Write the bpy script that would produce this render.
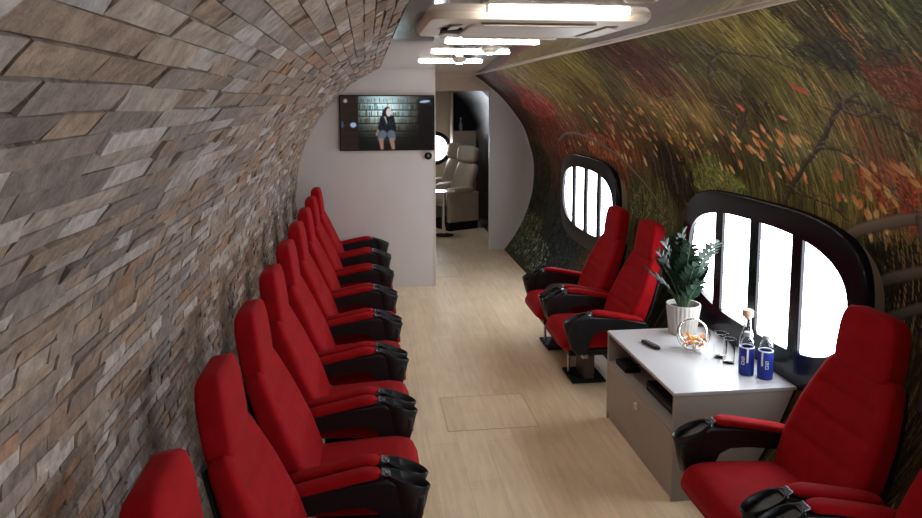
import bpy, bmesh, math, random
import numpy as np
from mathutils import Vector, Matrix
random.seed(7); rng = np.random.default_rng(7)
for o in list(bpy.data.objects): bpy.data.objects.remove(o)
sc = bpy.context.scene
COL = sc.collection
PI = math.pi

# ------------------------------------------------------------------ camera
FPX = 720.0
cam = bpy.data.objects.new('camera', bpy.data.cameras.new('camera'))
COL.objects.link(cam)
cam.location = (0, 0, 2.1)
cam.rotation_euler = (math.radians(90 - 6.2616), 0, math.radians(-7.5499))
cam.data.sensor_fit = 'HORIZONTAL'; cam.data.sensor_width = 36.0
cam.data.lens = 36.0 * FPX / 922.0
cam.data.shift_y = -(259.0 - 180.0) / 922.0
cam.data.clip_start = 0.05
sc.camera = cam

# ------------------------------------------------------------------ world, exposure
w = bpy.data.worlds.new('world'); sc.world = w; w.use_nodes = True
w.node_tree.nodes['Background'].inputs[0].default_value = (0.6, 0.75, 1.0, 1)
w.node_tree.nodes['Background'].inputs[1].default_value = 0.3
sc.view_settings.view_transform = 'Standard'
sc.view_settings.look = 'None'
sc.view_settings.gamma = 1.0
sc.view_settings.use_curve_mapping = False
sc.view_settings.exposure = 1.3
PANE_STRENGTH = 5.0      # daylight through the frosted panes
TUBE_STRENGTH = 23.0     # ceiling light bars
SCREEN_STRENGTH = 0.33

# ------------------------------------------------------------------ materials
def srgb(r, g, b):
    f = lambda c: (c / 255 / 12.92) if c / 255 <= 0.04045 else ((c / 255 + 0.055) / 1.055) ** 2.4
    return (f(r), f(g), f(b), 1.0)

def mat(name, col, rough=0.5, metal=0.0, spec=0.5, noise=0.0, nscale=20.0, bump=0.0, bscale=200.0,
        sheen=0.0, trans=0.0, emit=0.0, ior=1.45, attr=None, coat=0.0, emit_col=None):
    m = bpy.data.materials.new(name); m.use_nodes = True
    nt = m.node_tree; N = nt.nodes; L = nt.links
    b = N['Principled BSDF']
    b.inputs['Base Color'].default_value = col
    b.inputs['Roughness'].default_value = rough
    b.inputs['Metallic'].default_value = metal
    b.inputs['Specular IOR Level'].default_value = spec
    b.inputs['IOR'].default_value = ior
    b.inputs['Transmission Weight'].default_value = trans
    b.inputs['Sheen Weight'].default_value = sheen
    b.inputs['Coat Weight'].default_value = coat
    tc = N.new('ShaderNodeTexCoord')
    src = None
    if attr:
        a = N.new('ShaderNodeVertexColor'); a.layer_name = attr; src = a.outputs['Color']
        L.new(src, b.inputs['Base Color'])
    if noise > 0:
        n = N.new('ShaderNodeTexNoise'); n.inputs['Scale'].default_value = nscale; n.inputs['Detail'].default_value = 6
        L.new(tc.outputs['Object'], n.inputs['Vector'])
        mp = N.new('ShaderNodeMapRange'); mp.inputs[1].default_value = 0.3; mp.inputs[2].default_value = 0.7
        mp.inputs[3].default_value = 1 - noise; mp.inputs[4].default_value = 1 + noise
        L.new(n.outputs['Fac'], mp.inputs[0])
        mx = N.new('ShaderNodeMix'); mx.data_type = 'RGBA'; mx.blend_type = 'MULTIPLY'
        mx.inputs[0].default_value = 1.0
        if src: L.new(src, mx.inputs[6])
        else: mx.inputs[6].default_value = col
        L.new(mp.outputs[0], mx.inputs[7])
        L.new(mx.outputs[2], b.inputs['Base Color'])
    if bump > 0:
        n2 = N.new('ShaderNodeTexNoise'); n2.inputs['Scale'].default_value = bscale; n2.inputs['Detail'].default_value = 5
        L.new(tc.outputs['Object'], n2.inputs['Vector'])
        bp = N.new('ShaderNodeBump'); bp.inputs['Strength'].default_value = bump; bp.inputs['Distance'].default_value = 0.01
        L.new(n2.outputs['Fac'], bp.inputs['Height']); L.new(bp.outputs[0], b.inputs['Normal'])
    if emit > 0:
        b.inputs['Emission Color'].default_value = emit_col or col
        b.inputs['Emission Strength'].default_value = emit
    return m

M = {}
M['red'] = mat('red_fabric', (0.34, 0.004, 0.008, 1), rough=0.85, spec=0.12, noise=0.12, nscale=14, bump=0.12, bscale=320, sheen=0.03)
M['black'] = mat('black_plastic', (0.010, 0.010, 0.012, 1), rough=0.38, spec=0.45, noise=0.1, nscale=30)
M['matteblack'] = mat('matte_black', (0.008, 0.008, 0.009, 1), rough=0.7, spec=0.3)
M['gloss'] = mat('gloss_black', (0.007, 0.006, 0.010, 1), rough=0.2, spec=0.28)
M['steel'] = mat('brushed_steel', (0.55, 0.53, 0.50, 1), rough=0.3, metal=1.0, noise=0.08, nscale=60)
M['pedestal'] = mat('brown_grey_steel', srgb(96, 84, 78), rough=0.45, metal=0.5, noise=0.06)
M['chrome'] = mat('chrome', (0.8, 0.8, 0.82, 1), rough=0.1, metal=1.0)
M['plate'] = mat('number_plate_metal', (0.22, 0.24, 0.28, 1), rough=0.22, metal=0.7)
M['stone'] = mat('split_stone', (0.3, 0.27, 0.24, 1), rough=0.8, spec=0.3, attr='Col', noise=0.30, nscale=26, bump=0.9, bscale=55)
M['stoneback'] = mat('stone_backing', (0.05, 0.045, 0.04, 1), rough=0.9)
M['mural'] = mat('printed_mural', (0.2, 0.18, 0.1, 1), rough=0.6, spec=0.08, attr='Col')
M['ceil'] = mat('gloss_ceiling', srgb(186, 176, 168), rough=0.07, spec=0.65, noise=0.03, nscale=3, coat=0.55)
M['white'] = mat('white_plastic', srgb(222, 214, 205), rough=0.35, noise=0.02)
M['offwhite'] = mat('off_white_panel', srgb(212, 200, 184), rough=0.4, noise=0.02)
M['part'] = mat('satin_grey_panel', srgb(212, 207, 206), rough=0.36, spec=0.6, noise=0.025, nscale=3)
M['lintel'] = mat('beige_panel', srgb(205, 180, 158), rough=0.4, noise=0.03)
M['cab'] = mat('grey_laminate', srgb(168, 160, 152), rough=0.45, noise=0.03, nscale=4)
M['cabtop'] = mat('pale_laminate_top', srgb(186, 185, 187), rough=0.33, noise=0.02, nscale=5)
M['cab_shade'] = mat('niche_shade', srgb(120, 112, 104), rough=0.6, noise=0.03)  # laminate darkened: shade inside the niche put into the colour
M['cream'] = mat('cream_panel', srgb(205, 190, 168), rough=0.5, noise=0.03)
M['leather'] = mat('beige_leather', srgb(186, 168, 150), rough=0.42, spec=0.5, noise=0.08, nscale=8, bump=0.15, bscale=90)
M['casing'] = mat('beige_casing', srgb(150, 138, 118), rough=0.5, noise=0.04)
M['pane'] = mat('frosted_pane', (0.9, 0.95, 1.0, 1), rough=0.3, emit=PANE_STRENGTH, emit_col=(0.86, 0.93, 1.0, 1))
M['tube'] = mat('light_tube', (1, 1, 1, 1), rough=0.4, emit=TUBE_STRENGTH, emit_col=(1.0, 0.95, 0.88, 1))
M['far_fill_tube'] = mat('added_far_light', (1, 1, 1, 1), rough=0.4, emit=20.0, emit_col=(0.85, 0.93, 1.0, 1))  # glow of the bar added to brighten the far cabin
M['led'] = mat('downlight_lens', (1, 1, 1, 1), rough=0.3, emit=60.0, emit_col=(1, 0.86, 0.66, 1))
M['glass'] = mat('clear_glass', (1, 1, 1, 1), rough=0.0, trans=1.0, ior=1.22)
M['blueglass'] = mat('bottle_glass', (0.92, 0.97, 1, 1), rough=0.0, trans=1.0, ior=1.25)
M['cork'] = mat('cork', srgb(196, 160, 132), rough=0.8, noise=0.2, nscale=80)
M['blue'] = mat('blue_neoprene', (0.012, 0.035, 0.30, 1), rough=0.6, bump=0.1, bscale=400, noise=0.06)
M['sleevewhite'] = mat('pale_print', srgb(225, 230, 240), rough=0.5)
M['greycap'] = mat('grey_cap', srgb(150, 150, 152), rough=0.4, noise=0.05)
M['soil'] = mat('potting_soil', (0.02, 0.014, 0.01, 1), rough=0.95, noise=0.4, nscale=60, bump=0.5, bscale=90)
M['pot'] = mat('ribbed_pot', srgb(196, 190, 182), rough=0.6, noise=0.06, nscale=30)
M['leaf'] = mat('zz_leaf', (0.008, 0.024, 0.012, 1), rough=0.5, spec=0.22, noise=0.25, nscale=12)
M['stem'] = mat('zz_stem', (0.05, 0.09, 0.035, 1), rough=0.5, noise=0.2)
M['sweet'] = mat('orange_wrapper', (0.85, 0.30, 0.05, 1), rough=0.3, spec=0.6, noise=0.15, nscale=60)
M['sweetgold'] = mat('gold_wrapper', (0.85, 0.55, 0.16, 1), rough=0.3, spec=0.6, noise=0.15, nscale=60)
M['screen'] = None

def floor_material():
    m = bpy.data.materials.new('pale_oak_planks'); m.use_nodes = True
    nt = m.node_tree; N = nt.nodes; L = nt.links; b = N['Principled BSDF']
    tc = N.new('ShaderNodeTexCoord')
    mp = N.new('ShaderNodeMapping'); mp.inputs['Rotation'].default_value = (0, 0, PI / 2)
    L.new(tc.outputs['Object'], mp.inputs['Vector'])
    br = N.new('ShaderNodeTexBrick')
    br.inputs['Color1'].default_value = srgb(240, 217, 185); br.inputs['Color2'].default_value = srgb(230, 204, 169)
    br.inputs['Mortar'].default_value = srgb(208, 184, 154)
    br.inputs['Scale'].default_value = 1.0; br.inputs['Mortar Size'].default_value = 0.0012
    br.inputs['Brick Width'].default_value = 1.25; br.inputs['Row Height'].default_value = 0.18
    br.offset = 0.37
    L.new(mp.outputs[0], br.inputs['Vector'])
    mp2 = N.new('ShaderNodeMapping'); mp2.inputs['Scale'].default_value = (9, 0.8, 1)
    L.new(tc.outputs['Object'], mp2.inputs['Vector'])
    n = N.new('ShaderNodeTexNoise'); n.inputs['Scale'].default_value = 3.5; n.inputs['Detail'].default_value = 8; n.inputs['Roughness'].default_value = 0.6
    L.new(mp2.outputs[0], n.inputs['Vector'])
    r = N.new('ShaderNodeMapRange'); r.inputs[1].default_value = 0.3; r.inputs[2].default_value = 0.7; r.inputs[3].default_value = 0.86; r.inputs[4].default_value = 1.08
    L.new(n.outputs['Fac'], r.inputs[0])
    n3 = N.new('ShaderNodeTexNoise'); n3.inputs['Scale'].default_value = 3.0; n3.inputs['Detail'].default_value = 3
    L.new(tc.outputs['Object'], n3.inputs['Vector'])
    r3 = N.new('ShaderNodeMapRange'); r3.inputs[1].default_value = 0.35; r3.inputs[2].default_value = 0.7; r3.inputs[3].default_value = 1.03; r3.inputs[4].default_value = 0.93
    L.new(n3.outputs['Fac'], r3.inputs[0])
    mm = N.new('ShaderNodeMath'); mm.operation = 'MULTIPLY'; L.new(r.outputs[0], mm.inputs[0]); L.new(r3.outputs[0], mm.inputs[1])
    mx = N.new('ShaderNodeMix'); mx.data_type = 'RGBA'; mx.blend_type = 'MULTIPLY'; mx.inputs[0].default_value = 1
    L.new(br.outputs['Color'], mx.inputs[6]); L.new(mm.outputs[0], mx.inputs[7]); L.new(mx.outputs[2], b.inputs['Base Color'])
    b.inputs['Roughness'].default_value = 0.42; b.inputs['Specular IOR Level'].default_value = 0.4
    return m
M['floor'] = floor_material()

# ------------------------------------------------------------------ helpers
def obj(name, bm, m, parent=None, smooth=False, loc=None):
    me = bpy.data.meshes.new(name)
    bmesh.ops.recalc_face_normals(bm, faces=bm.faces[:])
    bm.to_mesh(me); bm.free()
    for mm in (m if isinstance(m, (list, tuple)) else [m]): me.materials.append(mm)
    if smooth:
        for p in me.polygons: p.use_smooth = True
        me.set_sharp_from_angle(angle=math.radians(48))
    o = bpy.data.objects.new(name, me); COL.objects.link(o)
    if parent: o.parent = parent
    if loc: o.location = loc
    return o

def tag(o, label=None, cat=None, group=None, kind=None):
    if label: o['label'] = label
    if cat: o['category'] = cat
    if group: o['group'] = group
    if kind: o['kind'] = kind
    return o

def thing(name, label, cat, loc=(0, 0, 0), rotz=0, group=None, rot=None):
    o = bpy.data.objects.new(name, None); COL.objects.link(o)
    o.empty_display_size = 0.1
    o.location = loc; o.rotation_euler = rot or (0, 0, rotz)
    return tag(o, label, cat, group)

def struct(name, bm, m, parent=None, smooth=False):
    o = obj(name, bm, m, parent, smooth)
    if not parent: o['kind'] = 'structure'
    return o

def dup(root, loc, rotz, label, group=None):
    r = root.copy(); COL.objects.link(r); r.location = loc; r.rotation_euler = (0, 0, rotz)
    r['label'] = label
    if group: r['group'] = group
    for ch in list(root.children):
        c = ch.copy(); COL.objects.link(c); c.parent = r
        for g in list(ch.children):
            d = g.copy(); COL.objects.link(d); d.parent = c
    return r

def box(bm, x0, x1, y0, y1, z0, z1, bev=0.0, seg=2):
    r = bmesh.ops.create_cube(bm, size=1.0)
    vs = r['verts']
    for v in vs:
        v.co = Vector(((x0 + x1) / 2 + v.co.x * (x1 - x0), (y0 + y1) / 2 + v.co.y * (y1 - y0), (z0 + z1) / 2 + v.co.z * (z1 - z0)))
    if bev > 0:
        es = list({e for v in vs for e in v.link_edges})
        bmesh.ops.bevel(bm, geom=es, offset=bev, segments=seg, affect='EDGES', profile=0.5)
    return bm

def bx(*a, **k):
    return box(bmesh.new(), *a, **k)

def loft(bm, rings, cap=True, closed=True):
    vr = [[bm.verts.new(p) for p in r] for r in rings]
    n = len(rings[0])
    for a, b in zip(vr, vr[1:]):
        for i in range(n if closed else n - 1):
            j = (i + 1) % n
            bm.faces.new((a[i], a[j], b[j], b[i]))
    if cap:
        bm.faces.new(vr[0][::-1]); bm.faces.new(vr[-1])
    return bm

def sup(n, a, b, e):
    out = []
    for i in range(n):
        t = 2 * PI * (i + 0.5) / n
        c, s = math.cos(t), math.sin(t)
        out.append((a * math.copysign(abs(c) ** (2 / e), c), b * math.copysign(abs(s) ** (2 / e), s)))
    return out

def lathe(bm, prof, n=32, c=(0, 0, 0), cap=False):
    rings = []
    for r, z in prof:
        rings.append([Vector((c[0] + r * math.cos(2 * PI * i / n), c[1] + r * math.sin(2 * PI * i / n), c[2] + z)) for i in range(n)])
    return loft(bm, rings, cap=cap)

def tube(bm, pts, rad, n=10):
    pts = [Vector(p) for p in pts]
    rs = rad if isinstance(rad, (list, tuple)) else [rad] * len(pts)
    rings = []
    for i, p in enumerate(pts):
        d = (pts[min(i + 1, len(pts) - 1)] - pts[max(i - 1, 0)]).normalized()
        u = d.orthogonal().normalized() if i == 0 else (u - d * u.dot(d)).normalized()
        v = d.cross(u)
        rings.append([p + u * rs[i] * math.cos(2 * PI * k / n) + v * rs[i] * math.sin(2 * PI * k / n) for k in range(n)])
    return loft(bm, rings)

def prism(bm, poly, y0, y1, axis='y', bev=0.0):
    """extrude a 2D outline (x,z) along y (or (y,z) along x)"""
    P = (lambda a, b, c: Vector((a, c, b))) if axis == 'y' else (lambda a, b, c: Vector((c, a, b)))
    v0 = [bm.verts.new(P(a, b, y0)) for a, b in poly]; v1 = [bm.verts.new(P(a, b, y1)) for a, b in poly]
    n = len(poly)
    f0 = bm.faces.new(v0); f1 = bm.faces.new(v1[::-1])
    for i in range(n): bm.faces.new((v0[i], v1[i], v1[(i + 1) % n], v0[(i + 1) % n]))
    if bev > 0:
        es = list(f0.edges) + list(f1.edges)
        bmesh.ops.bevel(bm, geom=es, offset=bev, segments=2, affect='EDGES', profile=0.5)
    return bm

# ------------------------------------------------------------------ cabin cross-section
X0 = 0.79
_z = [0, .2, .4, .6, .82, 1.02, 1.22, 1.36, 1.5, 1.63, 1.75, 1.85, 1.95, 2.07, 2.19, 2.26, 2.32, 2.40, 2.46]
_hr = [1.14, 1.29, 1.40, 1.48, 1.54, 1.557, 1.56, 1.535, 1.49, 1.45, 1.40, 1.335, 1.26, 1.165, 1.05, .972, .89, .785, .70]
_hl = [1.14, 1.29, 1.40, 1.49, 1.55, 1.565, 1.545, 1.525, 1.49, 1.45, 1.40, 1.335, 1.26, 1.165, 1.06, .985, .90, .76, .635]
ZC = 2.46
def hw(z, tab=_hr): return float(np.interp(z, _z, tab))
zz = np.linspace(0, ZC, 800)
def arc(tab):
    h = np.interp(zz, _z, tab)
    k = np.ones(41) / 41.0
    hp = np.concatenate([2 * h[0] - h[1:21][::-1], h, 2 * h[-1] - h[-21:-1][::-1]])
    h = np.convolve(hp, k, 'valid')
    return h, np.concatenate([[0], np.cumsum(np.hypot(np.diff(zz), np.diff(h)))])
HR, SR = arc(_hr); HL, SL = arc(_hl)
YB, YP, YR, YE = -3.0, 8.01, 9.90, 13.6

# ================================================================== STRUCTURE
struct('floor', bx(-0.6, 2.2, YB, YE, -0.05, 0.0), M['floor'])
struct('ceiling', bx(X0 - .66, X0 + .73, YB, YR, ZC, ZC + .05), M['ceil'])
# trim strips along the ceiling edges
def strip(x, z, r, y0, y1):
    bm = bmesh.new(); tube(bm, [(x, y0, z), (x, y1, z)], r, 8); return bm
struct('trim_1', strip(X0 + .70, ZC - .004, .009, YB, YR), M['offwhite'], smooth=True)
struct('trim_2', strip(X0 - .635, ZC - .002, .007, YB, YP), M['matteblack'], smooth=True)
struct('wall_back', bx(X0 - 1.7, X0 + 1.7, YB - .08, YB, -.05, ZC + .05), M['part'])

# ---- stone wall: backing and every split-face stone, one wall mesh
def stone_wall():
    V = []; F = []; C = []; MI = []
    ya = np.array([YB, YP + 0.05])
    base = []
    step = list(range(0, 800, 20)) + [799]
    for k in step:
        i0 = len(V)
        for y in ya: V.append((X0 - HL[k] - .012, y, zz[k])); C.append((.04, .035, .03))
        base.append(i0)
    for a, b in zip(base, base[1:]): F.append((a, a + 1, b + 1, b))
    nf_back = len(F)
    pal = [(118, 108, 102), (132, 120, 110), (104, 97, 94), (142, 124, 106), (126, 102, 84), (150, 140, 132), (112, 104, 104), (136, 112, 92), (162, 150, 140)]
    pal = [np.array(srgb(*(.45 * np.array(p) + .55 * np.array((142, 127, 115))))[:3]) for p in pal]
    rust = np.array(srgb(158, 108, 70)[:3]); pale = np.array(srgb(178, 172, 168)[:3]); dk = np.array(srgb(84, 78, 76)[:3])
    s = 0.0; S1 = SL[-1]
    ph = rng.uniform(0, 6.28, 8)
    def lf(y, s_):
        return (math.sin(1.7 * y + 2.1 * s_ + ph[0]) + math.sin(3.9 * y - 3.3 * s_ + ph[1]) + math.sin(0.9 * y + 5.1 * s_ + ph[2])) / 3
    while s < S1 - 0.004:
        h = random.choice([.040, .044, .048, .052]) if s > 1.95 else (random.choice([.032, .036, .042, .046]) if s > 1.35 else random.choice([.026, .030, .034, .038]))
        if S1 - s - h < .02: h = S1 - s
        y = -1.0 + random.uniform(0, .2)
        # one flat facet per course, tangent to the curve
        def at(ss):
            ss = min(max(ss, 0), S1)
            z = float(np.interp(ss, SL, zz)); x = X0 - float(np.interp(z, zz, HL))
            return np.array((x, z))
        p0, p1 = at(s), at(s + h)
        t = (p1 - p0) / np.linalg.norm(p1 - p0); nrm = np.array((t[1], -t[0]))
        if nrm[0] < 0: nrm = -nrm
        while y < YP:
            ln = random.choice([.16, .2, .24, .3, .34]) * (1.0 if s > 1.95 else (.8 if s > 1.35 else .55)) * random.uniform(.85, 1.2)
            y1 = min(y + ln, YP)
            if YP - y1 < .05: y1 = YP
            d = random.choice([.003, .005, .006, .007, .008, .010]) * random.uniform(.7, 1.2)
            tl = random.uniform(-.0035, .004); tr = random.uniform(-.003, .003)
            g = .0003; ins = random.uniform(.0005, .0015)
            f = lf(y, s)
            u = random.random()
            c = pal[random.randrange(len(pal))].copy()
            if u < .045 + .06 * f - (.03 if s > 1.95 else 0): c = c * .62 + rust * .38
            elif u < .20: c = c * .4 + pale * .6
            elif u < .24: c = c * .5 + dk * .5
            mixc = np.array((1.05, .985, .94)) if f > 0 else np.array((.95, .99, 1.05))
            c = c * (1 + (mixc - 1) * min(1, abs(f) * 1.6)) * random.uniform(.86, 1.22) * 1.12
            nu, nv = 4, 2
            i0 = len(V)
            jit = rng.normal(0, .0008, (nv + 1, nu + 1))
            for b in range(nv + 1):
                for a in range(nu + 1):
                    fy = a / nu; fv = b / nv
                    yy = (y + g + ins) + fy * (y1 - y - 2 * (g + ins))
                    q = p0 + t * (g + ins + fv * (h - 2 * (g + ins)))
                    dep = d + tl * (1 - 2 * fv) + tr * (2 * fy - 1) + jit[b, a]
                    dep = max(dep, .002)
                    q = q + nrm * dep
                    V.append((q[0], yy, q[1])); C.append(tuple(c * (1 + rng.normal(0, .05))))
            for b in range(nv):
                for a in range(nu):
                    k = i0 + b * (nu + 1) + a
                    F.append((k, k + 1, k + nu + 2, k + nu + 1))
            # rim down to the backing
            rim = [i0 + a for a in range(nu + 1)] + [i0 + b * (nu + 1) + nu for b in range(1, nv + 1)] + \
                  [i0 + nv * (nu + 1) + a for a in range(nu - 1, -1, -1)] + [i0 + b * (nu + 1) for b in range(nv - 1, 0, -1)]
            j0 = len(V)
            for k in rim:
                px_, py_, pz_ = V[k]
                q = np.array((px_, pz_)); rel = (q - p0)
                v = float(rel @ t); v = min(max(v, ins + g), h - ins - g)
                v = g if v < h * .3 else (h - g if v > h * .7 else v)
                q2 = p0 + t * v - nrm * .012
                yy = py_
                if abs(py_ - (y + g + ins)) < 1e-6: yy = y + g
                if abs(py_ - (y1 - g - ins)) < 1e-6: yy = y1 - g
                V.append((q2[0], yy, q2[1])); C.append(tuple(c * .9))
            n = len(rim)
            for a in range(n):
                b = (a + 1) % n
                F.append((rim[b], rim[a], j0 + a, j0 + b))
            y = y1
        s += h
    me = bpy.data.meshes.new('wall_left'); me.from_pydata(V, [], F)
    ca = me.color_attributes.new('Col', 'FLOAT_COLOR', 'POINT')
    arr = np.ones((len(V), 4), np.float32); arr[:, :3] = np.clip(np.array(C), 0, 1)
    ca.data.foreach_set('color', arr.ravel())
    me.materials.append(M['stone']); me.update()
    o = bpy.data.objects.new('wall_left', me); COL.objects.link(o); o['kind'] = 'structure'
stone_wall()

# ---- right wall: autumn meadow photo wallpaper printed on the curved wall
REG = [(8.78, 2.61, 95, 60, 60), (7.61, 2.75, 115, 98, 60), (8.27, 2.33, 135, 55, 50), (8.1, 2.06, 115, 48, 40), (10.08, 1.89, 80, 35, 35), (9.62, 1.54, 95, 60, 30), (10.44, 1.18, 45, 40, 25), (9.62, 0.84, 40, 42, 25), (9.83, 0.26, 70, 75, 40), (9.07, 0.64, 50, 55, 40), (8.01, 0.58, 35, 42, 50), (5.45, 2.68, 112, 104, 35), (6.66, 2.46, 115, 98, 35), (4.54, 2.85, 75, 45, 35), (4.19, 2.69, 85, 45, 35), (4.4, 2.41, 92, 45, 30), (3.62, 2.63, 80, 70, 35), (5.1, 2.42, 85, 75, 35), (6.56, 2.21, 85, 75, 30), (6.38, 1.98, 75, 60, 30), (5.34, 2.03, 95, 70, 35), (4.71, 2.15, 120, 95, 40), (4.25, 2.2, 120, 98, 45), (6.13, 1.74, 125, 60, 30), (6.9, 1.84, 105, 55, 30), (5.23, 1.77, 60, 50, 30), (5.91, 1.35, 70, 75, 40), (5.49, 1.29, 80, 85, 45), (4.42, 1.67, 98, 110, 45), (4.11, 1.64, 80, 85, 35), (4.46, 1.91, 80, 50, 30), (4.03, 1.95, 70, 55, 30), (3.79, 1.84, 75, 70, 30), (2.97, 2.72, 118, 106, 40), (3.54, 2.47, 95, 90, 35), (2.8, 2.63, 110, 104, 40), (2.94, 2.38, 102, 97, 35), (2.44, 2.71, 80, 70, 40), (2.46, 2.59, 50, 48, 30), (2.4, 2.52, 45, 46, 32), (2.23, 2.61, 85, 85, 40), (2.02, 2.69, 90, 95, 50), (2.52, 2.42, 102, 97, 40), (2.32, 2.41, 125, 62, 35), (2.35, 2.28, 115, 58, 35), (2.61, 2.17, 98, 88, 35), (2.96, 2.04, 112, 97, 35), (2.87, 1.88, 135, 65, 35), (2.67, 1.91, 158, 68, 40), (2.57, 2.07, 92, 77, 35), (3.05, 1.76, 85, 75, 35), (3.24, 1.84, 102, 92, 35), (3.47, 1.7, 75, 70, 30), (2.72, 1.63, 110, 80, 40), (2.92, 1.54, 60, 50, 35), (2.84, 1.37, 45, 40, 35), (3.02, 1.42, 60, 60, 35), (3.35, 2.13, 92, 87, 35), (3.39, 2.26, 80, 75, 35), (4.97, 1.64, 45, 42, 25), (7.0, 1.3, 55, 60, 35),
       (0.5, 2.4, 100, 95, 40), (0.5, 1.6, 110, 75, 35), (-2, 2.4, 100, 80, 40), (-2, 1.4, 70, 65, 35), (0.5, .5, 45, 42, 30), (3.8, .4, 45, 42, 30), (6, .4, 50, 52, 35), (-2, .4, 45, 42, 30)]
MURAL_GAIN = 1.3
def mural_wall():
    Yv = np.concatenate([np.arange(YB, 1.7, .04), np.arange(1.7, 4.2, .005), np.arange(4.2, 7.0, .009), np.arange(7.0, YR + .001, .014)])
    Sv = np.linspace(0, SR[-1], 520)
    ny, ns = len(Yv), len(Sv)
    YY, SS = np.meshgrid(Yv, Sv)                      # (ns, ny)
    # base colour: distance-weighted patches
    num = np.zeros((ns, ny, 3)); den = np.zeros((ns, ny))
    wy = 1.0 + 0.0 * YY
    warpY = YY + .10 * np.sin(SS * 9 + YY * 3) + .05 * np.sin(SS * 23 - YY * 11)
    warpS = SS + .06 * np.sin(YY * 8 + 1.0) + .03 * np.sin(YY * 21 + SS * 7)
    for (y, s, r, g, b) in REG:
        sc_ = .55 if y < 4.2 else (.8 if y < 7 else 1.0)
        d2 = ((warpY - y) * .75 / sc_) ** 2 + (warpS - s) ** 2
        wgt = 1 / (d2 + .004) ** 1.7
        num += wgt[..., None] * np.array(srgb(r, g, b)[:3]); den += wgt
    img = num / den[..., None]
    # streaky multiplicative noise that runs up the blades
    def vnoise(fy, fs, seed):
        r_ = np.random.default_rng(seed)
        a = r_.random((int((SR[-1]) * fs) + 3, int((YR - YB) * fy) + 3))
        gy = (YY + .12 * SS - YB + .2) * fy * .97; gs = SS * fs
        gy = np.clip(gy, 0, a.shape[1] - 2.001); gs = np.clip(gs, 0, a.shape[0] - 2.001)
        i = gy.astype(int); j = gs.astype(int); u = gy - i; v = gs - j
        u = u * u * (3 - 2 * u); v = v * v * (3 - 2 * v)
        return (a[j, i] * (1 - u) + a[j, i + 1] * u) * (1 - v) + (a[j + 1, i] * (1 - u) + a[j + 1, i + 1] * u) * v
    n1 = vnoise(60, 6, 1); n2 = vnoise(25, 3, 2); n3 = vnoise(8, 8, 3); n4 = vnoise(3, 3, 4)
    img *= (.45 + .55 * n1 + .5 * n2 * n3 + .25 * n4)[..., None]
    def stroke(pts, w0, w1, col, alpha=1.0, shade=0.0):
        pts = np.array(pts, float)
        m = max(w0, w1) + .004
        i0, i1 = np.searchsorted(Yv, [pts[:, 0].min() - m, pts[:, 0].max() + m])
        j0, j1 = np.searchsorted(Sv, [pts[:, 1].min() - m, pts[:, 1].max() + m])
        if i1 <= i0 or j1 <= j0: return
        Y = YY[j0:j1, i0:i1]; S = SS[j0:j1, i0:i1]
        best = np.full(Y.shape, 9.0); off = np.zeros(Y.shape)
        n = len(pts) - 1
        for k in range(n):
            a, b = pts[k], pts[k + 1]; d = b - a; L2 = d @ d + 1e-9
            t = np.clip(((Y - a[0]) * d[0] + (S - a[1]) * d[1]) / L2, 0, 1)
            e = np.hypot(Y - a[0] - t * d[0], S - a[1] - t * d[1]) / (w0 + (w1 - w0) * (k + t) / n)
            cr = ((Y - a[0]) * d[1] - (S - a[1]) * d[0]) / (math.sqrt(L2) * (w0 + (w1 - w0) * (k + t) / n))
            up = e < best
            best = np.where(up, e, best); off = np.where(up, cr, off)
        al = np.clip((1.0 - best) * 2.0 + .25, 0, 1) * (best < 1.1) * alpha
        cc = np.array(col)[None, None, :] * (1 + shade * np.clip(off, -1, 1))[..., None]
        img[j0:j1, i0:i1] = img[j0:j1, i0:i1] * (1 - al[..., None]) + cc * al[..., None]
    def base_at(y, s):
        return img[min(np.searchsorted(Sv, s), ns - 1), min(np.searchsorted(Yv, y), ny - 1)].copy()
    # grass blades
    for k in range(24000):
        y = 1.6 + (YR - 1.6) * rng.random() ** 1.9; s = rng.uniform(.1, SR[-1] - .03)
        sc_ = rng.uniform(.5, 1.0)
        L = rng.uniform(.06, .26) * sc_
        lean = rng.normal(-.16, .12); curl = rng.normal(-.08, .08)
        c = base_at(y, s); lum = c.mean()
        q = rng.random()
        if q < .40: col = c * rng.uniform(1.4, 2.6)
        elif q < .55: col = c * rng.uniform(1.2, 1.8) * np.array((1.3, 1.05, .7))
        elif q < .66: col = lum * np.array((1.2, 1.7, .45)) * rng.uniform(.8, 1.5)
        else: col = c * rng.uniform(.15, .5)
        wd = rng.uniform(.0018, .0045) * (1 + .25 * (y > 4.5) + .4 * (y > 7))
        P = [(y, s), (y + lean * L * .5, s + L * .5), (y + lean * L + curl * L, s + L)]
        stroke(P, wd, wd * .5, col, .75)
    # meadow patches: dark clumps, brush, bright fern bush, stony ground
    def clump(y, s, ry, rs, cols, n, L, wd, up=.6):
        for k in range(n):
            a = rng.random() * 2 * PI; r_ = math.sqrt(rng.random())
            py, ps = y + ry * r_ * math.cos(a), s + rs * r_ * math.sin(a)
            l = L * rng.uniform(.5, 1.2); an = rng.normal(PI / 2, up)
            col = np.array(srgb(*cols[rng.integers(len(cols))])[:3]) * rng.uniform(.7, 1.3)
            stroke([(py, ps), (py + l * math.cos(an), ps + l * math.sin(an))], wd, wd * .4, col, .85)
    clump(4.38, 1.66, .36, .12, [(120, 132, 52), (92, 108, 40), (70, 84, 34), (140, 148, 66)], 900, .06, .005, .9)
    clump(5.75, 1.30, .4, .18, [(96, 108, 50), (70, 80, 40), (50, 56, 32), (140, 130, 70)], 500, .06, .006, 1.0)
    clump(8.2, 2.22, .8, .16, [(165, 62, 52), (140, 44, 40), (110, 40, 36), (180, 84, 60)], 700, .08, .010, .9)
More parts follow.
